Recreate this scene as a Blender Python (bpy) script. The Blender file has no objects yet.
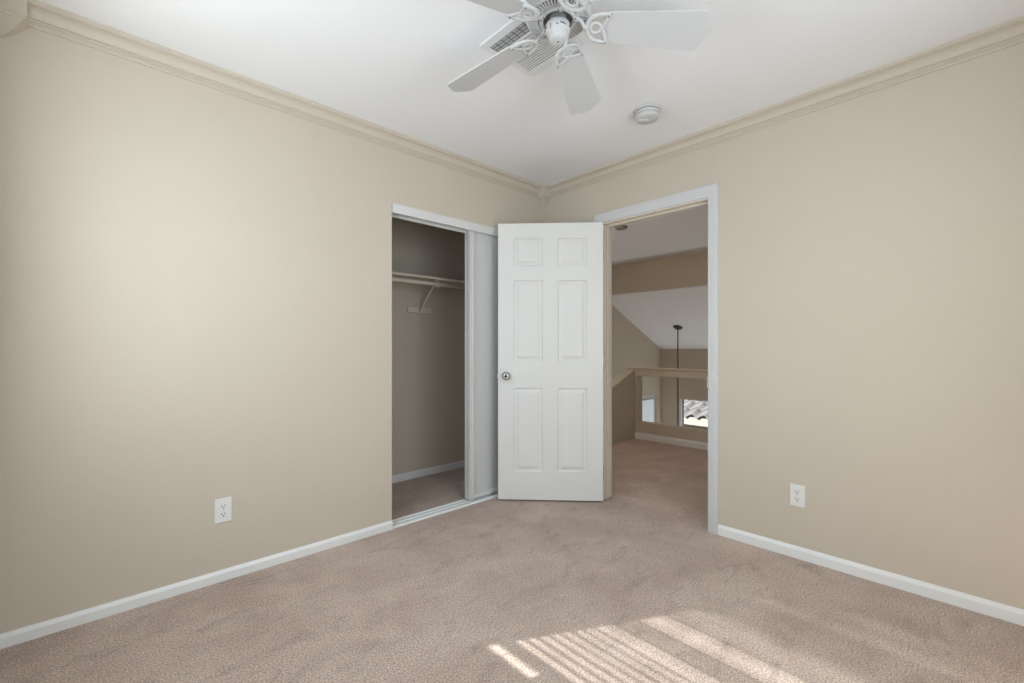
import bpy, bmesh, math, random
from mathutils import Vector, Matrix

C = bpy.context.scene.collection
S = bpy.context.scene
PI = math.pi

# ------------------------------------------------------------------ camera
cam_d = bpy.data.cameras.new('camera')
cam = bpy.data.objects.new('camera', cam_d); C.objects.link(cam)
cam.location = (0, 0, 1.123)
cam.rotation_euler = (PI/2, 0, math.radians(46.71 - 90))
cam_d.sensor_width = 36; cam_d.lens = 446/1024*36
cam_d.shift_y = 6.5/1024
cam_d.clip_start = .02
S.camera = cam

# ------------------------------------------------------------------ sky, sun, daylight, exposure
w = bpy.data.worlds.new('World'); S.world = w; w.use_nodes = True
wn = w.node_tree.nodes; wl = w.node_tree.links
sky = wn.new('ShaderNodeTexSky'); sky.sky_type = 'NISHITA'; sky.sun_disc = False
sky.sun_elevation = math.radians(30.5); sky.sun_rotation = math.radians(-61)
wl.new(sky.outputs[0], wn['Background'].inputs[0]); wn['Background'].inputs[1].default_value = .16

SUN_DIR = Vector((.878, -.479, -.588)).normalized()      # the way the sunlight travels
sd = bpy.data.lights.new('sun', 'SUN'); sd.energy = 13.0; sd.angle = math.radians(.53); sd.color = (1, .99, .98)
sun = bpy.data.objects.new('sun', sd); C.objects.link(sun)
sun.rotation_euler = SUN_DIR.to_track_quat('-Z', 'Y').to_euler(); sun.location = (-4, 3, 5)

def area(name, loc, direction, sx, sy, power, color=(1, 1, 1), portal=False, spread=180):
    d = bpy.data.lights.new(name, 'AREA'); d.shape = 'RECTANGLE'; d.size = sx; d.size_y = sy
    d.energy = power; d.color = color; d.spread = math.radians(spread)
    if portal: d.cycles.is_portal = True
    o = bpy.data.objects.new(name, d); C.objects.link(o); o.location = loc
    o.rotation_euler = Vector(direction).to_track_quat('-Z', 'Y').to_euler()
    return o
# daylight spread by the blind of the window behind the camera, and the sky in the stairwell windows
area('daylight_bedroom_window', (-.25, 1.45, 1.50), (1, 0, 0), 1.2, 1.15, 20, (.82, .925, 1.0))
area('added_window_fill', (1.05, -.49, 1.50), (0, 1, 0), 1.6, 1.15, 27.5, (.82, .925, 1.0))  # fill for the closet wall, set in an added window
area('stairwell_fill', (7.97, 3.0, -1.4), (-1, 0, .45), 1.5, 1.2, 35, (.93, .965, 1.0))  # fill added low in the window, tilted up to brighten the vault
area('daylight_far_window', (8.02, 3.15, -.9), (-1, 0, 0), 1.55, 2.2, 1, portal=True)
area('daylight_side_window', (7.35, 4.32, -.6), (0, -1, 0), 1.0, 1.6, 1, portal=True)

S.view_settings.view_transform = 'Standard'; S.view_settings.look = 'None'
S.view_settings.gamma = 1; S.view_settings.use_curve_mapping = False
S.view_settings.exposure = -0.06

# ------------------------------------------------------------------ materials
def new_mat(name, col, rough=.6, metal=0, spec=.5):
    m = bpy.data.materials.new(name); m.use_nodes = True
    b = m.node_tree.nodes['Principled BSDF']
    b.inputs['Base Color'].default_value = (*col, 1); b.inputs['Roughness'].default_value = rough
    b.inputs['Metallic'].default_value = metal; b.inputs['Specular IOR Level'].default_value = spec
    return m, m.node_tree.nodes, m.node_tree.links, b
def bumpy(name, col, rough, scale, strength, dist, spec=.3, var=.03, vscale=1.5):
    m, n, l, b = new_mat(name, col, rough, 0, spec)
    tc = n.new('ShaderNodeTexCoord')
    no = n.new('ShaderNodeTexNoise'); no.inputs['Scale'].default_value = scale; no.inputs['Detail'].default_value = 3
    l.new(tc.outputs['Object'], no.inputs['Vector'])
    bp = n.new('ShaderNodeBump'); bp.inputs['Strength'].default_value = strength; bp.inputs['Distance'].default_value = dist
    l.new(no.outputs['Fac'], bp.inputs['Height']); l.new(bp.outputs[0], b.inputs['Normal'])
    if var:
        n2 = n.new('ShaderNodeTexNoise'); n2.inputs['Scale'].default_value = vscale; n2.inputs['Detail'].default_value = 4
        l.new(tc.outputs['Object'], n2.inputs['Vector'])
        r = n.new('ShaderNodeValToRGB')
        r.color_ramp.elements[0].position = .3; r.color_ramp.elements[1].position = .7
        r.color_ramp.elements[0].color = (*[c*(1-var) for c in col], 1)
        r.color_ramp.elements[1].color = (*[min(1, c*(1+var)) for c in col], 1)
        l.new(n2.outputs['Fac'], r.inputs[0]); l.new(r.outputs[0], b.inputs['Base Color'])
    return m
M = {}
M['wall'] = bumpy('beige_wall_paint', (.63, .56, .47), .75, 130, .25, .002, .25, .015)
M['crown'] = bumpy('beige_trim_paint', (.64, .57, .48), .5, 60, .006, .001, .4, .01)
M['ceiling'] = bumpy('ceiling_paint', (.92, .92, .93), .85, 170, .25, .002, .2, .01)
M['white'] = bumpy('white_trim_paint', (.74, .74, .735), .38, 40, .012, .001, .45, .012, 4)
M['jamb'] = bumpy('shaded_jamb_paint', (.76, .68, .585), .42, 40, .012, .001, .45, .012, 4)  # white jamb; its warm shade is put into the colour
M['base'] = bumpy('white_baseboard_paint', (.86, .87, .87), .38, 40, .012, .001, .45, .012, 4)
M['door'] = bumpy('door_paint', (.80, .80, .785), .42, 90, .06, .001, .45, .01, 3)
M['fan'] = bumpy('white_fan_enamel', (.62, .62, .62), .35, 30, .02, .001, .5, .01)
M['plastic'] = bumpy('white_plastic', (.83, .83, .81), .35, 30, .02, .001, .5, .008)
M['panel'] = bumpy('sliding_door_panel', (.67, .68, .675), .45, 60, .03, .001, .4, .012, 3)
M['metal'] = bumpy('brushed_nickel', (.62, .61, .58), .25, 50, .02, .001, .5, 0)
M['metal'].node_tree.nodes['Principled BSDF'].inputs['Metallic'].default_value = 1
M['track'] = bumpy('track_aluminium', (.72, .72, .70), .4, 60, .03, .001, .5, .02, 8)
M['dark'] = bumpy('dark_recess', (.03, .03, .03), .8, 40, .05, .001, .2, 0)
M['grille'] = bumpy('grey_duct', (.16, .16, .165), .7, 40, .05, .001, .2, 0)
M['duct'] = bumpy('pale_duct_grid', (.50, .50, .50), .6, 40, .02, .001, .3, 0)
M['iron'] = bumpy('dark_bronze', (.07, .055, .045), .5, 60, .05, .001, .4, 0)
M['det'] = bumpy('shaded_plastic', (.27, .24, .23), .5, 40, .03, .001, .4, .02)
M['stucco'] = bumpy('cream_stucco', (.30, .275, .235), .9, 60, .5, .01, .2, .05)
M['tile'] = bumpy('grey_roof_tile', (.19, .178, .178), .8, 25, .4, .01, .2, .16, 5)
M['sash'] = bumpy('grey_brown_sash', (.24, .20, .17), .5, 40, .02, .001, .4, 0)
M['casing'] = bumpy('white_casing_paint', (.665, .67, .68), .38, 40, .012, .001, .45, .012, 4)
M['vent'] = bumpy('white_register_enamel', (.84, .84, .84), .4, 40, .02, .001, .4, .01)
M['fascia'] = bumpy('cream_fascia', (.36, .34, .30), .6, 40, .1, .002, .3, .03)
M['shelf'] = bumpy('pale_shelf_paint', (.76, .68, .58), .45, 60, .04, .001, .4, .01)
M['blind'] = bumpy('white_blind', (.8, .8, .78), .5, 20, .02, .001, .3, 0)

def carpet_mat():
    m, n, l, b = new_mat('tan_pink_carpet', (.42, .29, .23), .95, 0, .1)
    tc = n.new('ShaderNodeTexCoord')
    def noise(scale, detail, rough=.5, dist=0):
        q = n.new('ShaderNodeTexNoise'); q.inputs['Scale'].default_value = scale; q.inputs['Detail'].default_value = detail
        q.inputs['Roughness'].default_value = rough; q.inputs['Distortion'].default_value = dist
        l.new(tc.outputs['Object'], q.inputs['Vector']); return q
    # trodden and brushed pile: broad patches
    big = noise(3.2, 5, .62, .6)
    r1 = n.new('ShaderNodeValToRGB'); e = r1.color_ramp.elements
    e[0].position = .33; e[0].color = (.58, .435, .355, 1); e[1].position = .66; e[1].color = (.74, .585, .495, 1)
    l.new(big.outputs['Fac'], r1.inputs[0])
    # tufts
    fine = noise(150, 5, .78)
    r2 = n.new('ShaderNodeValToRGB'); e = r2.color_ramp.elements
    e[0].position = .39; e[0].color = (.44, .42, .41, 1); e[1].position = .61; e[1].color = (1.32, 1.32, 1.32, 1)
    l.new(fine.outputs['Fac'], r2.inputs[0])
    # trodden smudges, drawn out along the way the pile lies
    mp = n.new('ShaderNodeMapping'); mp.inputs['Rotation'].default_value = (0, 0, .5); mp.inputs['Scale'].default_value = (1.0, 2.4, 1)
    sm = noise(4.5, 6, .7, .8); l.new(tc.outputs['Object'], mp.inputs['Vector']); l.new(mp.outputs[0], sm.inputs['Vector'])
    r3 = n.new('ShaderNodeValToRGB'); e = r3.color_ramp.elements
    e[0].position = .30; e[0].color = (.72, .72, .72, 1); e[1].position = .46; e[1].color = (1, 1, 1, 1)
    l.new(sm.outputs['Fac'], r3.inputs[0])
    m3 = n.new('ShaderNodeMix'); m3.data_type = 'RGBA'; m3.blend_type = 'MULTIPLY'; m3.inputs['Factor'].default_value = 1
    l.new(r1.outputs[0], m3.inputs['A']); l.new(r3.outputs[0], m3.inputs['B'])
    mx = n.new('ShaderNodeMix'); mx.data_type = 'RGBA'; mx.blend_type = 'MULTIPLY'; mx.inputs['Factor'].default_value = 1
    l.new(m3.outputs['Result'], mx.inputs['A']); l.new(r2.outputs[0], mx.inputs['B'])
    l.new(mx.outputs['Result'], b.inputs['Base Color'])
    h = noise(190, 3, .7)
    bp = n.new('ShaderNodeBump'); bp.inputs['Strength'].default_value = .9; bp.inputs['Distance'].default_value = .008
    l.new(h.outputs['Fac'], bp.inputs['Height'])
    bp2 = n.new('ShaderNodeBump'); bp2.inputs['Strength'].default_value = .35; bp2.inputs['Distance'].default_value = .03
    l.new(noise(9, 4, .6).outputs['Fac'], bp2.inputs['Height']); l.new(bp.outputs[0], bp2.inputs['Normal'])
    l.new(bp2.outputs[0], b.inputs['Normal'])
    b.inputs['Sheen Weight'].default_value = .25; b.inputs['Sheen Roughness'].default_value = .5
    return m
M['carpet'] = carpet_mat()

def glass_mat():
    m = bpy.data.materials.new('clear_glass'); m.use_nodes = True; n = m.node_tree.nodes; l = m.node_tree.links
    n.remove(n['Principled BSDF'])
    t = n.new('ShaderNodeBsdfTransparent'); t.inputs[0].default_value = (.95, .97, .96, 1)
    g = n.new('ShaderNodeBsdfGlossy'); g.inputs['Roughness'].default_value = .02
    mx = n.new('ShaderNodeMixShader'); mx.inputs[0].default_value = .06
    l.new(t.outputs[0], mx.inputs[1]); l.new(g.outputs[0], mx.inputs[2])
    l.new(mx.outputs[0], n['Material Output'].inputs[0]); return m
M['glass'] = glass_mat()
def shade_mat():
    m = bpy.data.materials.new('frosted_glass'); m.use_nodes = True; n = m.node_tree.nodes; l = m.node_tree.links
    n.remove(n['Principled BSDF'])
    t = n.new('ShaderNodeBsdfTranslucent'); t.inputs[0].default_value = (.60, .625, .63, 1)
    g = n.new('ShaderNodeBsdfDiffuse'); g.inputs[0].default_value = (.5, .53, .55, 1)
    mx = n.new('ShaderNodeMixShader'); mx.inputs[0].default_value = .3
    l.new(t.outputs[0], mx.inputs[1]); l.new(g.outputs[0], mx.inputs[2])
    l.new(mx.outputs[0], n['Material Output'].inputs[0]); return m
M['frost'] = shade_mat()

# ------------------------------------------------------------------ helpers
def B(): return bmesh.new()
def bx(bm, x0, x1, y0, y1, z0, z1, bev=0, mi=0, mat4=None):
    vs = [bm.verts.new(v) for v in ((x0,y0,z0),(x1,y0,z0),(x1,y1,z0),(x0,y1,z0),(x0,y0,z1),(x1,y0,z1),(x1,y1,z1),(x0,y1,z1))]
    fs = [bm.faces.new([vs[i] for i in f]) for f in ((0,3,2,1),(4,5,6,7),(0,1,5,4),(1,2,6,5),(2,3,7,6),(3,0,4,7))]
    for f in fs: f.material_index = mi
    if bev:
        es = list({e for f in fs for e in f.edges})
        r = bmesh.ops.bevel(bm, geom=es, offset=bev, segments=2, profile=.5, affect='EDGES')
        for f in r['faces']: f.material_index = mi
        vs = list({v for f in r['faces'] for v in f.verts})
    if mat4 is not None:
        for v in vs: v.co = mat4 @ v.co
    return bm
def prism(bm, pts, f0, f1, mi=0):
    """closed outline pts (a, b) swept between two placing functions"""
    A = [bm.verts.new(f0(p)) for p in pts]; D = [bm.verts.new(f1(p)) for p in pts]
    n = len(pts)
    for i in range(n):
        f = bm.faces.new((A[i], A[(i+1) % n], D[(i+1) % n], D[i])); f.material_index = mi
    a = bm.faces.new(list(reversed(A))); b = bm.faces.new(D); a.material_index = b.material_index = mi
    return bm
def lathe(bm, prof, c=(0,0,0), n=48, mi=0, mat3=None):
    rings = []
    cv = Vector(c)
    for r, z in prof:
        if r < 1e-5: rings.append([bm.verts.new((0,0,z))])
        else: rings.append([bm.verts.new((r*math.cos(2*PI*k/n), r*math.sin(2*PI*k/n), z)) for k in range(n)])
    for a, b in zip(rings, rings[1:]):
        for k in range(n):
            k2 = (k+1) % n
            if len(a) == 1 and len(b) == 1: continue
            if len(a) == 1: f = bm.faces.new((a[0], b[k], b[k2]))
            elif len(b) == 1: f = bm.faces.new((a[k], b[0], a[k2]))
            else: f = bm.faces.new((a[k], b[k], b[k2], a[k2]))
            f.material_index = mi; f.smooth = True
    for rg in rings:
        for v in rg: v.co = ((mat3 @ v.co) if mat3 is not None else v.co) + cv
    return bm
def tube(bm, pts, rad, n=8, closed=False, mi=0, flat=1.0):
    P = [Vector(p) for p in pts]; m = len(P); rings = []; up = Vector((0,0,1))
    for i, p in enumerate(P):
        if closed: t = P[(i+1) % m] - P[i-1]
        else: t = P[min(i+1, m-1)] - P[max(i-1, 0)]
        t.normalize()
        s = t.cross(up)
        if s.length < 1e-3: s = t.cross(Vector((1,0,0)))
        s.normalize(); u = s.cross(t)
        r = rad[i] if isinstance(rad, (list, tuple)) else rad
        rings.append([bm.verts.new(p + s*(r*math.cos(2*PI*k/n)) + u*(r*flat*math.sin(2*PI*k/n))) for k in range(n)])
    for i in range(m if closed else m-1):
        a, b = rings[i], rings[(i+1) % m]
        for k in range(n):
            f = bm.faces.new((a[k], a[(k+1) % n], b[(k+1) % n], b[k])); f.smooth = True; f.material_index = mi
    if not closed:
        bm.faces.new(list(reversed(rings[0]))).material_index = mi; bm.faces.new(rings[-1]).material_index = mi
    return bm
def spline(pts, k=6):
    P = [Vector(p) for p in pts]; out = []
    for i in range(len(P)-1):
        a, b, c, d = P[max(i-1,0)], P[i], P[i+1], P[min(i+2, len(P)-1)]
        for j in range(k):
            t = j/k
            out.append(.5*((2*b) + (c-a)*t + (2*a-5*b+4*c-d)*t*t + (3*b-a-3*c+d)*t**3))
    out.append(P[-1]); return out
def obj(name, bm, mats, parent=None, loc=None):
    """one mesh object; world coordinates in bm, origin moved to loc"""
    bmesh.ops.recalc_face_normals(bm, faces=bm.faces[:])
    if loc is not None: bmesh.ops.translate(bm, verts=bm.verts[:], vec=-Vector(loc))
    me = bpy.data.meshes.new(name); bm.to_mesh(me); bm.free()
    for m in (mats if isinstance(mats, (list, tuple)) else [mats]): me.materials.append(M[m])
    o = bpy.data.objects.new(name, me); C.objects.link(o)
    if loc is not None: o.location = loc
    if parent is not None:
        o.parent = parent
        if loc is not None: o.location = Vector(loc) - parent.location
        else: o.location = -parent.location
    return o
def tag(o, label, cat, group=None, kind=None):
    o['label'] = label; o['category'] = cat
    if group: o['group'] = group
    if kind: o['kind'] = kind
    return o
def struct(name, bm, mats, label, cat):
    return tag(obj(name, bm, mats), label, cat, kind='structure')
def empty(name, loc, label, cat, group=None, kind=None):
    o = bpy.data.objects.new(name, None); C.objects.link(o); o.location = loc; o.empty_display_size = .1
    return tag(o, label, cat, group, kind)

# ------------------------------------------------------------------ the setting
XB, XR, YF, YL, H = -.26, 2.75, -.50, 2.53, 2.44          # bedroom faces: window wall, doorway wall, near wall, closet wall
XH, XF, YS, YH = 2.86, 8.0, 4.30, .30                      # hall face, stairwell far wall, stairwell side wall, hall near wall
DY0, DY1, DZ = 1.145, 1.958, 2.055                         # rough opening of the doorway
CX0, CX1, CZ = 1.357, 2.63, 2.024                          # closet opening
CB = 3.39                                                  # closet back wall

bm = B(); bx(bm, -.40, XH, -.62, 3.5, -.12, 0); bx(bm, XH, 5.05, .18, 3.15, -.12, 0)
struct('floor', bm, 'carpet', 'pinkish tan cut-pile carpet running through bedroom, closet and hall', 'floor')
bm = B(); bx(bm, -.40, XH, -.62, 3.5, H, H+.1)
struct('ceiling', bm, 'ceiling', 'flat white bedroom ceiling above the fan', 'ceiling')

bm = B()
bx(bm, -.40, CX0, YL, YL+.12, 0, H); bx(bm, CX1, XR, YL, YL+.12, 0, H); bx(bm, CX0, CX1, YL, YL+.12, CZ, H)
struct('wall_left', bm, 'wall', 'beige bedroom wall with the closet opening in it', 'wall')
bm = B()
bx(bm, XR, XH, -.62, DY0, -.1, H); bx(bm, XR, XH, DY1, 4.42, -2.7, H); bx(bm, XR, XH, DY0, DY1, DZ, H)
struct('wall_right', bm, 'wall', 'beige bedroom wall with the hall doorway in it', 'wall')
WY0, WY1, WZ0, WZ1 = .45, 2.10, .902, 2.10
bm = B()
bx(bm, -.40, XB, -.62, WY0, 0, H); bx(bm, -.40, XB, WY1, YL, 0, H)
bx(bm, -.40, XB, WY0, WY1, 0, WZ0); bx(bm, -.40, XB, WY0, WY1, WZ1, H)
struct('wall_back', bm, 'wall', 'beige bedroom wall around the sunny window', 'wall')
NX0, NX1, NZ0, NZ1 = .28, 2.22, .90, 2.10
bm = B(); bx(bm, XB, NX0, -.62, YF, 0, H); bx(bm, NX1, XR, -.62, YF, 0, H); bx(bm, NX0, NX1, -.62, YF, 0, NZ0); bx(bm, NX0, NX1, -.62, YF, NZ1, H)
struct('wall_front', bm, 'wall', 'plain beige bedroom wall opposite the closet', 'wall')

# closet shell
bm = B(); bx(bm, .8, XR, CB, CB+.11, 0, H); bx(bm, .8, .9, YL+.12, CB, 0, H)
struct('wall_closet', bm, 'wall', 'shaded beige walls inside the closet', 'wall')
def base_run(bm, p0, p1, nrm, h=.055, t=.013):
    p0, p1, nrm = Vector((*p0, 0)), Vector((*p1, 0)), Vector((*nrm, 0))
    prof = [(0,0), (t,0), (t,h*.72), (t*.75,h*.86), (t*.45,h), (0,h)]
    f = lambda P: (lambda q: P + nrm*q[0] + Vector((0,0,q[1])))
    prism(bm, prof, f(p0), f(p1))
bm = B(); base_run(bm, (XB, YL), (CX0, YL), (0,-1), .052)
struct('baseboard_left', bm, 'base', 'low white baseboard running up to the closet opening', 'baseboard')
bm = B(); base_run(bm, (XR, YF), (XR, 1.102), (-1,0), .062); base_run(bm, (XR, 2.013), (XR, YL), (-1,0), .062)
struct('baseboard_right', bm, 'base', 'white baseboard along the doorway wall', 'baseboard')
bm = B(); base_run(bm, (XB, YF), (XB, YL-.013), (1,0), .055)
struct('baseboard_back', bm, 'base', 'white baseboard under the bedroom window', 'baseboard')
bm = B(); base_run(bm, (XB, YF), (XR-.013, YF), (0,1), .055)
struct('baseboard_front', bm, 'base', 'white baseboard opposite the closet', 'baseboard')
bm = B(); base_run(bm, (.9, CB), (XR, CB), (0,-1), .06)
struct('baseboard_closet', bm, 'base', 'white baseboard along the back wall of the closet', 'baseboard')

# crown moulding: (out from wall, down from ceiling)
CR = [(0,0),(.070,0),(.070,.007),(.066,.010),(.066,.015),(.060,.018)]
for k in range(7):
    a = k/6*PI/2
    CR.append((.060 - .036*math.sin(a)*1.0, .018 + .034*(1-math.cos(a))))
CR += [(.025,.0535),(.018,.054),(.018,.0605),(.0125,.061),(.0125,.0685),(.0075,.069),(.006,.077),(0,.077)]
def crown(p0, p1, nrm):
    bm = B(); p0, p1, nrm = Vector((*p0, H)), Vector((*p1, H)), Vector((*nrm, 0))
    f = lambda P: (lambda q: P + nrm*q[0] - Vector((0,0,q[1])))
    prism(bm, CR, f(p0), f(p1)); return bm
BW = .085
struct('trim_1', crown((XB+BW, YL), (XR-BW, YL), (0,-1)), 'crown', 'beige crown moulding above the closet', 'crown moulding')
struct('trim_2', crown((XR, YF), (XR, YL-BW), (-1,0)), 'crown', 'beige crown moulding above the hall doorway', 'crown moulding')
struct('trim_3', crown((XB, YF), (XB, YL-BW), (1,0)), 'crown', 'beige crown moulding above the bedroom window', 'crown moulding')
struct('trim_4', crown((XB+.07, YF), (XR-.07, YF), (0,1)), 'crown', 'beige crown moulding opposite the closet', 'crown moulding')
def corner_block(cx, cy, sx, sy):
    """square block in a corner with a stepped pendant tapering into the corner"""
    bm = B()
    levels = [(BW, H), (BW, H-.083), (BW-.006, H-.086), (BW-.006, H-.092), (BW-.014, H-.097), (.045, H-.128), (.012, H-.156), (.003, H-.163)]
    rings = [[bm.verts.new((cx+sx*a, cy+sy*b, z)) for a, b in ((0,0),(s,0),(s,s),(0,s))] for s, z in levels]
    for a, b in zip(rings, rings[1:]):
        for k in range(4): bm.faces.new((a[k], a[(k+1)%4], b[(k+1)%4], b[k]))
    bm.faces.new(rings[0]); bm.faces.new(rings[-1]); return bm
struct('trim_5', corner_block(XR, YL, -1, -1), 'crown', 'beige crown corner block between closet and doorway', 'crown corner block')
struct('trim_6', corner_block(XB, YL, 1, -1), 'crown', 'beige crown corner block beside the window wall', 'crown corner block')

# hall and stairwell shell
bm = B(); bx(bm, XH, 6.08, .18, 4.42, H, H+.1)
struct('ceiling_hall', bm, 'ceiling', 'flat shaded ceiling of the hall beyond the doorway', 'ceiling')
bm = B(); bx(bm, 6.08, 6.2, YH, YS, 1.978, H+.1)
struct('wall_beam', bm, 'wall', 'beige dropped beam across the hall ceiling', 'beam')
bm = B()
zs = lambda x: 1.106 + .4515*(XF-x)
prism(bm, [(6.09, zs(6.09)), (8.12, zs(8.12)), (8.12, zs(8.12)+.12), (6.09, zs(6.09)+.12)], lambda q: Vector((q[0], .18, q[1])), lambda q: Vector((q[0], 4.42, q[1])))
struct('ceiling_vault', bm, 'ceiling', 'sloped white ceiling over the stairwell', 'ceiling')
VX0, VX1, VZ0, VZ1 = 6.85, 7.86, -1.5, .215
bm = B()
bx(bm, XH, VX0, YS, 4.42, -2.7, H); bx(bm, VX1, 8.12, YS, 4.42, -2.7, H)
bx(bm, VX0, VX1, YS, 4.42, VZ1, H); bx(bm, VX0, VX1, YS, 4.42, -2.7, VZ0)
struct('wall_stairwell_side', bm, 'wall', 'shaded beige side wall of the stairwell under the sloped ceiling', 'wall')
FY0, FY1, FZ0, FZ1 = 2.2, 3.925, -2.2, .172
bm = B()
bx(bm, XF, 8.12, YH, FY0, -2.7, 1.2); bx(bm, XF, 8.12, FY1, YS, -2.7, 1.2)
bx(bm, XF, 8.12, FY0, FY1, FZ1, 1.2); bx(bm, XF, 8.12, FY0, FY1, -2.7, FZ0)
struct('wall_stairwell_far', bm, 'wall', 'beige far wall of the stairwell around its window', 'wall')
bm = B(); bx(bm, XH, 8.12, .18, YH, -2.7, H)
struct('wall_hall_near', bm, 'wall', 'beige wall at the near end of the hall', 'wall')
bm = B(); bx(bm, XH, 8.12, .18, 4.42, -2.8, -2.7)
struct('floor_lower', bm, 'carpet', 'carpeted lower floor at the foot of the stairwell', 'floor')

# knee walls round the stairwell
KX, KY = 4.93, 2.988
bm = B()
bx(bm, KX, KX+.12, YH, KY+.12, -.3, .205)
bx(bm, KX, KX+.12, 2.965, KY+.12, .205, .78); bx(bm, KX, KX+.12, YH, .9, .205, .78)
struct('wall_knee', bm, 'wall', 'low beige wall with a rectangular opening overlooking the stairwell', 'low wall')
kz = lambda x: .875 - .40*(KX-x) if x > 3.85 else .875 - .40*(KX-3.85)
bm = B()
prism(bm, [(XH,-.3),(KX,-.3),(KX,kz(KX)-.03),(3.85,kz(3.85)-.03),(XH,kz(XH)-.03)], lambda q: Vector((q[0],KY,q[1])), lambda q: Vector((q[0],KY+.12,q[1])))
struct('wall_stair', bm, 'wall', 'dark shaded low wall with a sloping top beside the stairs', 'low wall')
bm = B(); bx(bm, KX-.015, KX+.135, YH, KY+.12, .78, .862, .004); bx(bm, KX-.025, KX+.145, YH, KY+.13, .862, .880, .004)
struct('trim_7', bm, 'crown', 'pale beige rail cap on the low wall with the opening', 'rail cap')
bm = B()
prism(bm, [(XH,kz(XH)-.03),(3.85,kz(3.85)-.03),(KX-.026,kz(KX-.026)-.03),(KX-.026,kz(KX-.026)-.008),(3.85,kz(3.85)-.008),(XH,kz(XH)-.008)],
      lambda q: Vector((q[0],KY-.006,q[1])), lambda q: Vector((q[0],KY+.126,q[1])))
struct('trim_8', bm, 'crown', 'pale beige sloping cap on the low wall beside the stairs', 'rail cap')
bm = B(); base_run(bm, (KX, YH), (KX, KY), (-1,0), .078)
struct('baseboard_hall', bm, 'base', 'white baseboard under the low wall with the opening', 'baseboard')

# doorway: jambs, stops, casing
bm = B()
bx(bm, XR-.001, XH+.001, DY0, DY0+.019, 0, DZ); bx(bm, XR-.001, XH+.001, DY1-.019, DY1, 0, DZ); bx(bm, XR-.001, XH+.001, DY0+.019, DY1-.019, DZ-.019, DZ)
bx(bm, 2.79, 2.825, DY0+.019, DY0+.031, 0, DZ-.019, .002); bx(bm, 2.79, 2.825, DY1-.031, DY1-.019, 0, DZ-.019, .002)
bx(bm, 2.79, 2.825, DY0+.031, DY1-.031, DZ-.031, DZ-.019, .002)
struct('trim_9', bm, 'jamb', 'white door jamb coloured as if in warm shade, with stops lining the hall doorway', 'door jamb')
def casing(xw, sgn):
    bm = B()
    o = lambda q, a: xw + sgn*q
    P = [(0,0),(.010,0),(.0125,.006),(.013,.020),(.0155,.034),(.016,.060),(.014,.066),(0,.068)]   # (proud, away from opening)
    y0, y1, z1 = DY0+.018, DY1-.014, DZ-.009
    # mitred U sweep
    path = [lambda q: Vector((o(q[0],0), y0-q[1]*.90, 0)), lambda q: Vector((o(q[0],0), y0-q[1]*.90, z1+q[1]*1.08)),
            lambda q: Vector((o(q[0],0), y1+q[1], z1+q[1]*1.08)), lambda q: Vector((o(q[0],0), y1+q[1], 0))]
    for a, b in zip(path, path[1:]): prism(bm, P, a, b)
    return bm
struct('trim_10', casing(XR, -1), 'casing', 'white casing around the hall doorway on the bedroom side', 'door casing')
struct('trim_11', casing(XH, 1), 'white', 'white casing around the doorway on the hall side', 'door casing')
bm = B(); bx(bm, 2.7335, 2.752, 1.1575, 1.168, .88, .945, .001); bx(bm, 2.752, 2.785, 1.1635, 1.1665, .885, .94)
tag(obj('strike_plate', bm, 'metal'), 'small metal strike plate on the doorway jamb opposite the door', 'strike plate')

# bedroom window behind the camera (sun falls through its blind)
win = empty('window_1', (XB, (WY0+WY1)/2, WZ0), 'bedroom window with white slatted blind', 'window', kind='structure')
bm = B()
for y0, y1, z0, z1 in ((WY0,WY1,WZ0-.0,WZ0+.03),(WY0,WY1,WZ1-.04,WZ1),(WY0,WY0+.04,WZ0,WZ1),(WY1-.004,WY1,WZ0,WZ1)):
    bx(bm, -.40, -.365, y0, y1, z0-.03 if z0 == WZ0 and z1 < 1 else z0, z1-.03 if z0 == WZ0 and z1 < 1 else z1)
bx(bm, -.385, -.362, WY0+.04, 1.85, WZ0, 1.0); bx(bm, -.362, -.345, WY0+.04, 1.849, .93, 1.0, .002)  # unseen sash rail added to cut the lowest sun stripe short
obj('window_frame', bm, 'white', win)
bm = B(); bx(bm, -.394, -.390, WY0+.04, WY1-.004, WZ0, WZ1-.04); obj('pane', bm, 'glass', win)
bm = B(); bx(bm, -.315, -.285, 1.308, WY1-.008, .957, .970, .003); bx(bm, -.315, -.285, WY0+.01, 1.294, 1.93, 1.943, .003); bx(bm, -.335, -.275, WY0+.01, WY1-.008, 2.05, 2.095, .003); obj('blind_rail', bm, 'blind', win)
bm = B(); random.seed(4)
z = .990
while z < 2.045:
    # how far each slat is open to the sun, bent and uneven as hung
    op = .46 if z < 1.11 else .30 if z < 1.19 else .52 if z < 1.215 else .16 if z < 1.32 else .60 if z < 1.365 else .17 if z < 1.475 else .0 if z < 1.64 else .13 if z < 1.668 else .0 if z < 1.74 else .06 if z < 1.775 else 0
    op += random.uniform(-.05, .05)
    tilt = .59 - math.asin(max(.05, min(.87, (1-op)*.028/.0325)))
    mt = Matrix.Translation((-.305, 0, z)) @ Matrix.Rotation(tilt, 4, 'Y')
    bx(bm, -.0135, .0135, 1.31, WY1-.010, -.0005, .0005, mat4=mt)
    z += .028
for k in range(34):                                         # second blind added drawn up, so unseen sun bounces into the room
    bx(bm, -.3185, -.2915, WY0+.012, 1.292, 1.945+k*.003, 1.9458+k*.003)
obj('blind_slats', bm, 'blind', win)

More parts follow.
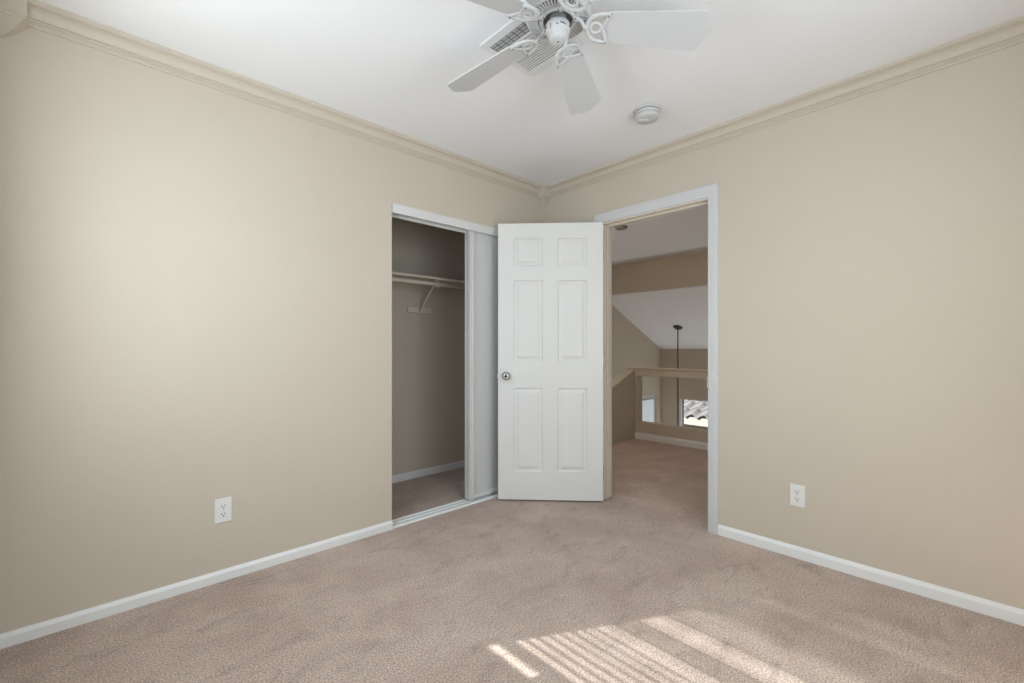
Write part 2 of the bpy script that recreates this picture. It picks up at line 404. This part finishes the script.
wq = empty('added_window', ((NX0+NX1)/2, YF, NZ0), 'wide frosted window added out of view opposite the closet for fill light', 'window', kind='structure')  # unseen window added to carry the fill light
bm = B()
for x0, x1, z0, z1 in ((NX0,NX0+.04,NZ0,NZ1),(NX1-.04,NX1,NZ0,NZ1),(NX0+.04,NX1-.04,NZ0,NZ0+.04),(NX0+.04,NX1-.04,NZ1-.04,NZ1),(1.23,1.27,NZ0+.04,NZ1-.04)): bx(bm, x0, x1, -.60, -.565, z0, z1)
obj('window_frame', bm, 'white', wq)
bm = B(); bx(bm, NX0+.04, 1.23, -.585, -.581, NZ0+.04, NZ1-.04); bx(bm, 1.27, NX1-.04, -.585, -.581, NZ0+.04, NZ1-.04); obj('pane', bm, 'frost', wq)

# stairwell windows
wf = empty('window_2', (XF, (FY0+FY1)/2, FZ0), 'stairwell window looking onto a tiled roof', 'window', kind='structure')
bm = B()
bx(bm, 7.995, 8.10, FY1-.03, FY1, FZ0, FZ1); bx(bm, 8.06, 8.10, FY0, FY0+.03, FZ0, FZ1)
bx(bm, 8.06, 8.10, FY0+.03, FY1-.03, FZ1-.012, FZ1); bx(bm, 8.06, 8.10, FY0+.03, FY1-.03, FZ0, FZ0+.03)
obj('window_frame', bm, 'white', wf)
bm = B(); bx(bm, 8.06, 8.09, FY1-.043, FY1-.03, FZ0+.03, FZ1-.012); obj('sash_edge', bm, 'sash', wf)
bm = B(); bx(bm, 8.078, 8.082, FY0+.03, FY1-.043, FZ0+.03, FZ1-.012); obj('pane', bm, 'glass', wf)
wv = empty('window_3', ((VX0+VX1)/2, YS, VZ0), 'pale frosted window in the stairwell side wall', 'window', kind='structure')
bm = B()
bx(bm, VX0, VX0+.03, 4.34, 4.38, VZ0, VZ1); bx(bm, VX1-.03, VX1, 4.34, 4.38, VZ0, VZ1)
bx(bm, VX0+.03, VX1-.03, 4.34, 4.38, VZ1-.03, VZ1); bx(bm, VX0+.03, VX1-.03, 4.34, 4.38, VZ0, VZ0+.03)
obj('window_frame', bm, 'white', wv)
bm = B(); bx(bm, VX0+.03, VX1-.03, 4.358, 4.362, VZ0+.03, VZ1-.03); obj('pane', bm, 'frost', wv)

# ------------------------------------------------------------------ bedroom door, six panels
A = Vector((2.695, 1.900)); L_ = Vector((2.169, 2.452))
u = (L_-A).normalized(); DW = .762; DT = .035
nb = Vector((u.y, -u.x))                                   # away from the camera
if nb.dot(A) < 0: nb = -nb
Z0, DH = .014, 2.02
root_loc = Vector((A.x + nb.x*DT, A.y + nb.y*DT, Z0))
door = empty('door_1', root_loc, 'white six-panel bedroom door standing open in front of the closet', 'door', kind='structure')
def dp(a, d, z):                                            # a along from hinge, d depth behind the visible face, z above leaf bottom
    return Vector((A.x + u.x*a + nb.x*d, A.y + u.y*a + nb.y*d, Z0 + z))
cols = [(.115, .326), (.436, .647)]
rows = [(.206, .817), (1.012, 1.604), (1.709, 1.910)]
bm = B()
ga = sorted({0, DW, *[c for p in cols for c in p]}); gz = sorted({0, DH, *[c for p in rows for c in p]})
for face in (0, 1):
    D = (lambda d: d) if face == 0 else (lambda d: DT - d)
    for i in range(len(ga)-1):
        for j in range(len(gz)-1):
            a0, a1, z0, z1 = ga[i], ga[i+1], gz[j], gz[j+1]
            if (a0, a1) in cols and (z0, z1) in rows:
                rings = []
                for ins, d in ((0,0), (.003,.006), (.009,.0105), (.015,.0105), (.036,.0020), (.038,.0014)):
                    rings.append([bm.verts.new(dp(a, D(d), z)) for a, z in ((a0+ins,z0+ins),(a1-ins,z0+ins),(a1-ins,z1-ins),(a0+ins,z1-ins))])
                for r0, r1 in zip(rings, rings[1:]):
                    for k in range(4): bm.faces.new((r0[k], r0[(k+1)%4], r1[(k+1)%4], r1[k]))
                bm.faces.new(rings[-1])
            else:
                bm.faces.new([bm.verts.new(dp(a, D(0), z)) for a, z in ((a0,z0),(a1,z0),(a1,z1),(a0,z1))])
for q in (((0,0),(0,DH)), ((DW,0),(DW,DH)), ((0,0),(DW,0)), ((0,DH),(DW,DH))):
    (a0,z0),(a1,z1) = q
    bm.faces.new([bm.verts.new(v) for v in (dp(a0,0,z0), dp(a1,0,z1), dp(a1,DT,z1), dp(a0,DT,z0))])
bmesh.ops.remove_doubles(bm, verts=bm.verts[:], dist=1e-5)
obj('leaf', bm, 'door', door)
def knob(side):
    bm = B()
    n3 = Vector((-nb.x, -nb.y, 0)) if side == 0 else Vector((nb.x, nb.y, 0))
    c = dp(DW-.060, 0 if side == 0 else DT, .904)
    R = n3.to_track_quat('Z', 'Y').to_matrix()
    lathe(bm, [(.0,-.001),(.032,-.001),(.033,.003),(.030,.007),(.016,.010),(.012,.014),(.012,.028),(.020,.033),(.0265,.041),(.0275,.049),(.024,.057),(.015,.0615),(.009,.062),(.009,.060),(0,.060)], c, 32, mat3=R)
    lathe(bm, [(0,.0605),(.005,.0605),(.005,.064),(0,.064)], c, 16, mi=1, mat3=R)
    return obj('door_knob', bm, ['metal', 'dark'], door)
knob(0)['label'] = 'round satin nickel knob'; knob(1)['label'] = 'round satin nickel knob'
bm = B()
def dbox(bm, a0, a1, d0, d1, z0, z1):
    vs = [bm.verts.new(dp(a, d, z)) for z in (z0, z1) for a, d in ((a0,d0),(a1,d0),(a1,d1),(a0,d1))]
    for f in ((0,3,2,1),(4,5,6,7),(0,1,5,4),(1,2,6,5),(2,3,7,6),(3,0,4,7)): bm.faces.new([vs[i] for i in f])
dbox(bm, DW-.001, DW+.0015, .006, .029, .875, .933); dbox(bm, DW, DW+.010, .011, .024, .893, .915)
obj('latch_plate', bm, 'metal', door)['label'] = 'metal latch plate on the door edge'
for zc in (.2, 1.0, 1.82):
    bm = B(); q = dp(-.006, DT+.004, zc)
    lathe(bm, [(0,-.045),(.006,-.045),(.006,.045),(0,.045)], q, 14)
    dbox(bm, -.002, .002, .004, DT+.003, zc-.044, zc+.044)
    obj('hinge', bm, 'metal', door)['label'] = 'metal butt hinge'

# ------------------------------------------------------------------ closet: tracks, sliding doors, shelf, rod, bracket
bm = B(); bx(bm, CX0+.003, CX1, YL-.004, YL+.012, 1.967, CZ, .001)
bx(bm, CX0+.003, CX1, YL+.012, YL+.10, CZ-.012, CZ); bx(bm, CX0+.003, CX1, YL+.058, YL+.062, 1.958, CZ-.012); bx(bm, CX0+.003, CX1, YL+.098, YL+.102, 1.968, CZ-.012)
struct('trim_12', bm, 'white', 'white header track across the top of the closet opening', 'closet track')
bm = B()
prism(bm, [(-.006,0),(-.004,.007),(.002,.012),(.022,.012),(.024,.010),(.024,0)], lambda q: Vector((CX0+.004, YL+q[0], q[1])), lambda q: Vector((CX1, YL+q[0], q[1])))
bx(bm, CX0+.004, CX1, YL+.024, YL+.100, 0, .003, mi=1)
for y in (YL+.050, YL+.094): bx(bm, CX0+.004, CX1, y, y+.008, .003, .012)
struct('trim_13', bm, ['base', 'track'], 'pale metal floor track along the closet opening', 'closet track')
def slider(name, x0, x1, yc, label):
    r = empty(name, ((x0+x1)/2, yc, .016), label, 'sliding door', kind='structure')
    z0, z1 = .026, 1.985
    bm = B(); bx(bm, x0+.02, x1-.02, yc-.004, yc+.004, z0+.02, z1-.02); obj('panel', bm, 'panel', r)
    for a, b in ((x0, x0+.034), (x1-.034, x1)):
        bm = B()
        inner = b if a == x0 else a
        bx(bm, a, b, yc-.012, yc+.012, z0, z1, .002)
        s = 1 if a == x0 else -1
        bx(bm, min(inner, inner-s*.012), max(inner, inner-s*.012), yc-.019, yc-.012, z0, z1, .002)
        bx(bm, min(a if s>0 else b, (a if s>0 else b)+s*.006), max(a if s>0 else b, (a if s>0 else b)+s*.006), yc-.019, yc-.012, z0, z1, .002)
        obj('stile', bm, 'white', r)
    for a, b in ((z0, z0+.03), (z1-.03, z1)):
        bm = B(); bx(bm, x0+.034, x1-.034, yc-.010, yc+.010, a, b, .002); obj('rail', bm, 'white', r)
    return r
slider('door_2', 1.984, 2.622, YL+.033, 'white flush sliding closet door on the outer track')
slider('door_3', 1.991, 2.618, YL+.078, 'white sliding closet door on the inner track, mostly hidden behind the outer one')

bm = B(); bx(bm, .9, XR, 3.085, CB, 1.685, 1.704, .002)
tag(obj('closet_shelf', bm, 'shelf'), 'long beige shelf along the back wall inside the closet', 'shelf')
bm = B(); tube(bm, [(.9, 3.10, 1.648), (XR, 3.10, 1.648)], .0165, 20)
tag(obj('closet_rod', bm, 'shelf'), 'beige hanging rod running below the closet shelf', 'closet rod')
br = empty('shelf_bracket', (2.075, CB, 1.45), 'beige bracket with a slanting strut under the closet shelf', 'bracket')
bm = B(); bx(bm, 1.955, 2.195, CB-.019, CB, 1.428, 1.474, .002); obj('wall_cleat', bm, 'shelf', br)
bm = B()
P0, P1 = Vector((2.075, CB-.024, 1.45)), Vector((2.075, 3.118, 1.672))
tube(bm, [P0+Vector((0,0,-.015)), P0, P1, P1+Vector((0,-.012,.008))], .0075, 10)
bx(bm, 2.066, 2.084, 3.10, 3.16, 1.668, 1.6845, .002)
obj('strut', bm, 'shelf', br)
bm = B()
tube(bm, [(2.075, 3.10 + .0222*math.cos(a), 1.648 + .0222*math.sin(a)) for a in [math.radians(80 + 22*i) for i in range(11)]], .005, 8)
for x in (2.058, 2.092): tube(bm, [(x, 3.10 + .0222*math.cos(a), 1.648 + .0222*math.sin(a)) for a in [math.radians(150 + 20*i) for i in range(8)]], .004, 8)
obj('rod_hook', bm, 'shelf', br)

# ------------------------------------------------------------------ ceiling fan
FX, FYc, FZ = 1.261, 1.090, 2.325
T0, PITCH, CONE = -.804, -.27, -.085
fan = empty('ceiling_fan', (FX, FYc, H), 'white five-blade ceiling fan mounted close to the bedroom ceiling', 'ceiling fan')
bm = B()
fc = (FX, FYc, 0)
lathe(bm, [(.070,H-.0005),(.074,H-.006),(.074,H-.014),(.090,H-.020),(.112,H-.032),(.121,H-.048),(.122,H-.078),(.120,H-.090),(.1135,H-.101),(.1105,H-.102),(.107,H-.101),(.107,H-.080)], fc, 64)
lathe(bm, [(.107,H-.080),(.078,H-.080)], fc, 64, mi=1)
lathe(bm, [(.078,H-.080),(.078,H-.101),(.0765,H-.102),(.074,H-.101),(.074,H-.094)], fc, 64)
lathe(bm, [(.074,H-.094),(.069,H-.094)], fc, 64, mi=1)
lathe(bm, [(.069,H-.094),(.069,H-.104),(.067,H-.106),(.056,H-.106),(.0545,H-.104),(.0545,H-.090)], fc, 64)
lathe(bm, [(.0545,H-.090),(.030,H-.090)], fc, 64, mi=1)
for k in range(52):                                         # radial louvres of the vent ring
    mt = Matrix.Translation(fc) @ Matrix.Rotation(2*PI*k/52, 4, 'Z')
    bx(bm, .077, .108, -.0028, .0028, H-.1012, H-.097, mat4=mt)
for k in range(5):                                          # lands between the dark arcs
    mt = Matrix.Translation(fc) @ Matrix.Rotation(T0 + 2*PI*k/5 - .18, 4, 'Z')
    bx(bm, .064, .078, -.016, .016, H-.103, H-.092, mat4=mt)
obj('motor_housing', bm, ['fan', 'grille'], fan)
bm = B()
lathe(bm, [(.030,H-.088),(.034,H-.112),(.041,H-.1135),(.0445,H-.119),(.0445,H-.144),(.0425,H-.1505),(.0350,H-.152),(.0340,H-.1535),(.0338,H-.168),(.031,H-.174),(.025,H-.1775),(0,H-.1785)], fc, 48)
Ac = math.atan2(-FYc, -FX)
def on_can(da, dz): return Matrix.Translation((FX, FYc, H-dz)) @ Matrix.Rotation(Ac+da, 4, 'Z')
for da, dz in ((-.05, .142), (1.2, .135), (-1.2, .135)):
    lathe(bm, [(0,.0014),(.003,.001),(.003,-.001)], on_can(da, dz) @ Vector((.0446,0,0)), 10, mi=1, mat3=(Matrix.Rotation(Ac+da,3,'Z') @ Matrix.Rotation(PI/2,3,'Y')))
for i_ in range(7): bx(bm, .0435, .0453, -.0022, .0022, -.0022, .0022, mi=1, mat4=on_can(.25+i_*.07, .136+.0006*i_))
bx(bm, .0435, .0453, -.0012, .0012, -.013, .005, mi=1, mat4=on_can(-.62, .138))
lathe(bm, [(.0035,H-.1775),(.0035,H-.1802),(0,H-.1806)], fc, 12, mi=1)
obj('switch_housing', bm, ['fan', 'grille'], fan)
cp, sp = math.cos(PITCH), math.sin(PITCH)
def bp(r, o, h):                                            # blade frame: r out, o across, h normal; first blade along +x, fan root at origin
    return Vector((r, o*cp - h*sp, FZ - H + o*sp + CONE*r + h*cp))
def halfw(r): return .056 + (r-.165)*(.0765-.056)/(.50-.165)
out = [(.165,-.044),(.170,-.052),(.180,-halfw(.18))]
out += [(.500,-.0775),(.512,-.0770),(.5195,-.0735),(.524,-.069),(.551,-.012),(.5525,0),(.551,.012),(.524,.069),(.5195,.0735),(.512,.0770),(.500,.0775)]
out += [(.180,halfw(.18)),(.170,.052),(.165,.044)]
bm = B()
prism(bm, out, lambda q: bp(q[0],q[1],-.003), lambda q: bp(q[0],q[1],.003))
bladeM = obj('blade', bm, 'fan')
bm = B()
end = bp(.110, 0, -.008)
arm = spline([(.061,-.014,-.1075),(.072,-.014,-.108),(.085,-.011,-.113),(.098,-.004,end.z+.001),tuple(end)], 5)
tube(bm, arm, .0085, 10, flat=.6)
bx(bm, .056, .075, -.027, .000, -.1105, -.104, .0015)
for q_ in (-.022, -.005): lathe(bm, [(.0028,-.110),(.0028,-.1125),(0,-.113)], (.062, q_, 0), 10, mi=1)
hh = -.0075
for s in (1, -1):
    tube(bm, spline([bp(.106,0,hh), bp(.111,s*.021,hh), bp(.124,s*.040,hh), bp(.149,s*.051,hh), bp(.183,s*.053,hh)], 5), .0090, 8, flat=.62)
    tube(bm, spline([bp(.185,s*.054,hh), bp(.176,s*.034,hh), bp(.170,s*.015,hh), bp(.163,0,hh)], 5), .0075, 8, flat=.62)
    lathe(bm, [(.0028,-.0035),(.0028,.0),(0,.0)], bp(.179, s*.051, hh-.004), 10, mi=1)
tube(bm, [bp(.139+.0195*math.cos(a), .0195*math.sin(a), hh) for a in [2*PI*k/24 for k in range(24)]], .0062, 8, closed=True, flat=.62)
ironM = obj('blade_iron', bm, ['fan', 'grille'])
for k in range(5):
    b = bladeM if k == 0 else bladeM.copy(); i = ironM if k == 0 else ironM.copy()
    if k: C.objects.link(b); C.objects.link(i)
    for o in (b, i): o.parent = fan; o.location = (0,0,0); o.rotation_euler = (0,0,T0 + k*2*PI/5)

# ------------------------------------------------------------------ ceiling vent
VXa, VXb, VYa, VYb = 1.225, 1.546, 1.185, 1.507
vent = empty('ceiling_vent', ((VXa+VXb)/2, (VYa+VYb)/2, H), 'square white air register on the ceiling partly behind the fan', 'air vent')
bm = B()
zc0, zc1 = H-.009, H
for x0, x1, y0, y1 in ((VXa,VXa+.037,VYa,VYb),(VXb-.038,VXb,VYa,VYb),(VXa+.037,VXb-.038,VYb-.026,VYb),(VXa+.037,VXb-.038,VYa,VYa+.03)):
    bx(bm, x0, x1, y0, y1, zc0, zc1, .002)
bx(bm, 1.318, 1.334, VYa+.03, VYb-.026, zc0, zc1, .002)
for y in (VYa+.012, VYb-.012): lathe(bm, [(.0035,H-.009),(.0035,H-.0105),(0,H-.011)], (1.385, y, 0), 10)
obj('frame', bm, 'vent', vent)
bm = B(); bx(bm, VXa+.037, VXb-.038, VYa+.03, VYb-.026, H-.0015, H-.0005); obj('duct', bm, 'grille', vent)
bm = B()
for x in (1.2625, 1.280, 1.2975, 1.316): bx(bm, x-.0012, x+.0012, VYa+.03, VYb-.026, H-.007, H-.002)
for k in range(9):
    y = VYa+.03 + (VYb-VYa-.056)*k/8; bx(bm, 1.262, 1.318, y-.0012, y+.0012, H-.007, H-.002)
obj('grid', bm, 'grille', vent)
bm = B()
for k in range(12):
    x = 1.344 + k*.0137
    mt = Matrix.Translation((x, 0, H-.007)) @ Matrix.Rotation(-.22, 4, 'Y')
    bx(bm, -.0060, .0060, VYa+.03, VYb-.026, -.001, .001, mat4=mt)
obj('louvres', bm, 'vent', vent)
# egg-crate floor behind the grid shows lighter than the gaps
bm = B(); bx(bm, 1.263, 1.317, VYa+.031, VYb-.027, H-.0055, H-.003); obj('filter', bm, 'duct', vent)

# ------------------------------------------------------------------ smoke detectors
def detector(x, y, rs, mat, label, hs=1.0):
    r = empty('smoke_detector', (x, y, H), label, 'smoke detector')
    bm = B(); lathe(bm, [(0,H),(.074*rs,H),(.075*rs,H-.004*hs),(.073*rs,H-.010*hs),(.064*rs,H-.012*hs)], (x,y,0), 40); obj('base', bm, mat, r)
    bm = B(); lathe(bm, [(.060*rs,H-.011),(.061*rs,H-.014),(.066*rs,H-.016),(.066*rs,H-.026),(.062*rs,H-.027),(.062*rs,H-.030),(.065*rs,H-.031),(.062*rs,H-.047),(.056*rs,H-.053),(.02*rs,H-.054),(0,H-.054)], (x,y,0), 40)
    for v in bm.verts: v.co.z = H + (v.co.z-H)*hs
    obj('cover', bm, mat, r)
    return r
d1 = detector(2.238, 1.283, 1.0, 'fan', 'round white smoke detector on the bedroom ceiling beyond the fan')
bm = B(); mt = Matrix.Translation((2.222, 1.300, H-.054)) @ Matrix.Rotation(-.80, 4, 'Z'); bx(bm, -.030, .030, -.009, .009, -.006, .002, .003, mat4=mt)
obj('test_button', bm, 'fan', d1)
detector(4.19, 2.72, 1.0, 'det', 'round dull smoke detector on the hall ceiling just inside the doorway', .42)

# ------------------------------------------------------------------ added hall lamp, an unseen fill (behind the open door)
def glow_mat():
    m, n, l, b = new_mat('added_lamp_glass', (.9, .86, .78), .4)
    b.inputs['Emission Color'].default_value = (1, .88, .74, 1); b.inputs['Emission Strength'].default_value = 1.2; return m
M['glow'] = glow_mat()
LX, LY = 3.2, 2.84
lamp = empty('added_hall_lamp', (LX, LY, H), 'glowing dome added out of view on the hall ceiling as fill light', 'ceiling lamp')
bm = B(); lathe(bm, [(0,H),(.13,H),(.135,H-.006),(.135,H-.018),(.125,H-.022),(0,H-.022)], (LX,LY,0), 40); obj('base', bm, 'white', lamp)
bm = B(); lathe(bm, [(.120,H-.022),(.117,H-.045),(.100,H-.068),(.065,H-.084),(.025,H-.090),(0,H-.091)], (LX,LY,0), 40); obj('lamp_shade', bm, 'glow', lamp)
ld = bpy.data.lights.new('hall_fill_light', 'POINT'); ld.energy = 14; ld.color = (1, .88, .74); ld.shadow_soft_size = .07
lo = bpy.data.objects.new('hall_fill_light', ld); C.objects.link(lo); lo.location = (LX, LY, H-.17)

# ------------------------------------------------------------------ outlets
def outlet(c, nrm, label):
    n3 = Vector((*nrm, 0)); t3 = Vector((-n3.y, n3.x, 0))
    F = Matrix((( t3.x, 0, n3.x, c[0]), (t3.y, 0, n3.y, c[1]), (0, 1, 0, c[2]), (0,0,0,1)))
    r = empty('wall_outlet', c, label, 'power outlet', 'wall outlets')
    bm = B(); bx(bm, -.0355, .0355, -.058, .058, 0, .006, .002, mat4=F)
    lathe(bm, [(.0035,.006),(.0033,.0072),(0,.0075)], F @ Vector((0,0,0)), 12, mi=1, mat3=F.to_3x3())
    obj('cover_plate', bm, ['plastic', 'track'], r)
    for zc in (.0195, -.0195):
        bm = B()
        oc = []
        for k in range(28):
            a = 2*PI*k/28; oc.append((max(-.0172, min(.0172, .0195*math.cos(a))), zc + max(-.0142, min(.0142, .0175*math.sin(a)))))
        prism(bm, oc, lambda q: F @ Vector((q[0], q[1], .005)), lambda q: F @ Vector((q[0], q[1], .0078)))
        for x0, hgt in ((-.0065, .0045), (.0065, .0038)): bx(bm, x0-.0014, x0+.0014, zc+.003-hgt, zc+.003+hgt, .0074, .0081, mi=1, mat4=F)
        bx(bm, -.0027, .0027, zc-.0105, zc-.0055, .0074, .0081, mi=1, mat4=F)
        obj('receptacle', bm, ['plastic', 'dark'], r)
    return r
outlet((.462, YL, .339), (0,-1), 'white duplex power outlet low on the beige wall before the closet')
outlet((XR, .690, .334), (-1,0), 'white duplex power outlet low on the beige wall beside the hall doorway')

# ------------------------------------------------------------------ pendant in the stairwell
px_, py_ = 7.18, 3.55; pz_ = zs(px_)
pend = empty('pendant_lamp', (px_, py_, pz_), 'pendant lamp on a long dark cord hanging from the sloped stairwell ceiling', 'pendant lamp')
slope = Vector((-.4115, 0, -.911)).to_track_quat('Z', 'Y').to_matrix()
bm = B(); lathe(bm, [(0,-.005),(.075,-.005),(.075,.012),(.06,.024),(.025,.032),(.012,.05),(0,.05)], (px_,py_,pz_), 32, mat3=slope); obj('canopy', bm, 'iron', pend)
bm = B(); tube(bm, [(px_, py_, pz_-.02), (px_, py_, -1.25)], .010, 10); obj('cord', bm, 'iron', pend)
bm = B(); lathe(bm, [(.02,-1.22),(.04,-1.25),(.05,-1.28),(.16,-1.50),(.158,-1.50),(.046,-1.285),(0,-1.27)], (px_,py_,0), 32); obj('lamp_shade', bm, 'plastic', pend)
bm = B(); lathe(bm, [(.018,-1.27),(.02,-1.33),(.035,-1.37),(.04,-1.41),(.03,-1.445),(0,-1.455)], (px_,py_,0), 24); obj('bulb', bm, 'plastic', pend)

# ------------------------------------------------------------------ neighbouring house outside the stairwell window
HX, HZ = 11.0, -.62
house = empty('neighbouring_house', (HX+1.5, 4.8, -2.8), 'cream house with grey curved roof tiles seen through the stairwell window', 'house')
bm = B(); bx(bm, HX+.25, HX+4.0, 1.5, 8.0, -2.8, HZ-.05); obj('wall', bm, 'stucco', house)
bm = B(); bx(bm, HX+.02, HX+.06, 1.4, 8.1, HZ-.20, HZ-.005, .004); bx(bm, HX+.06, HX+.3, 1.4, 8.1, HZ-.20, HZ-.17); obj('fascia', bm, 'fascia', house)
bm = B()
pitch = .42; course = .36; per = .30; ny = int(6.7/(per/14))
for cidx in range(8):
    rows_ = []
    for e_, (s, dz) in enumerate(((0, .05), (course+.06, .012))):
        run = cidx*course + s
        rows_.append([ (HX - .04 + run*math.cos(pitch), 1.4 + i*per/14, HZ + run*math.sin(pitch) + dz + .045*(math.sin(2*PI*i/14) + .25*math.sin(4*PI*i/14+.6))) for i in range(ny+1)])
    lo, hi = rows_
    TV = [[bm.verts.new(v) for v in r] for r in (lo, hi)]
    BV = [[bm.verts.new((v[0]+.004, v[1], v[2]-.022)) for v in r] for r in (lo, hi)]
    for i in range(ny):
        for f in ((TV[0][i],TV[0][i+1],TV[1][i+1],TV[1][i]), (BV[0][i],BV[1][i],BV[1][i+1],BV[0][i+1]), (TV[0][i],BV[0][i],BV[0][i+1],TV[0][i+1])):
            g = bm.faces.new(f); g.smooth = f[2] is not BV[0][i+1]
obj('tiled_roof', bm, 'tile', house)
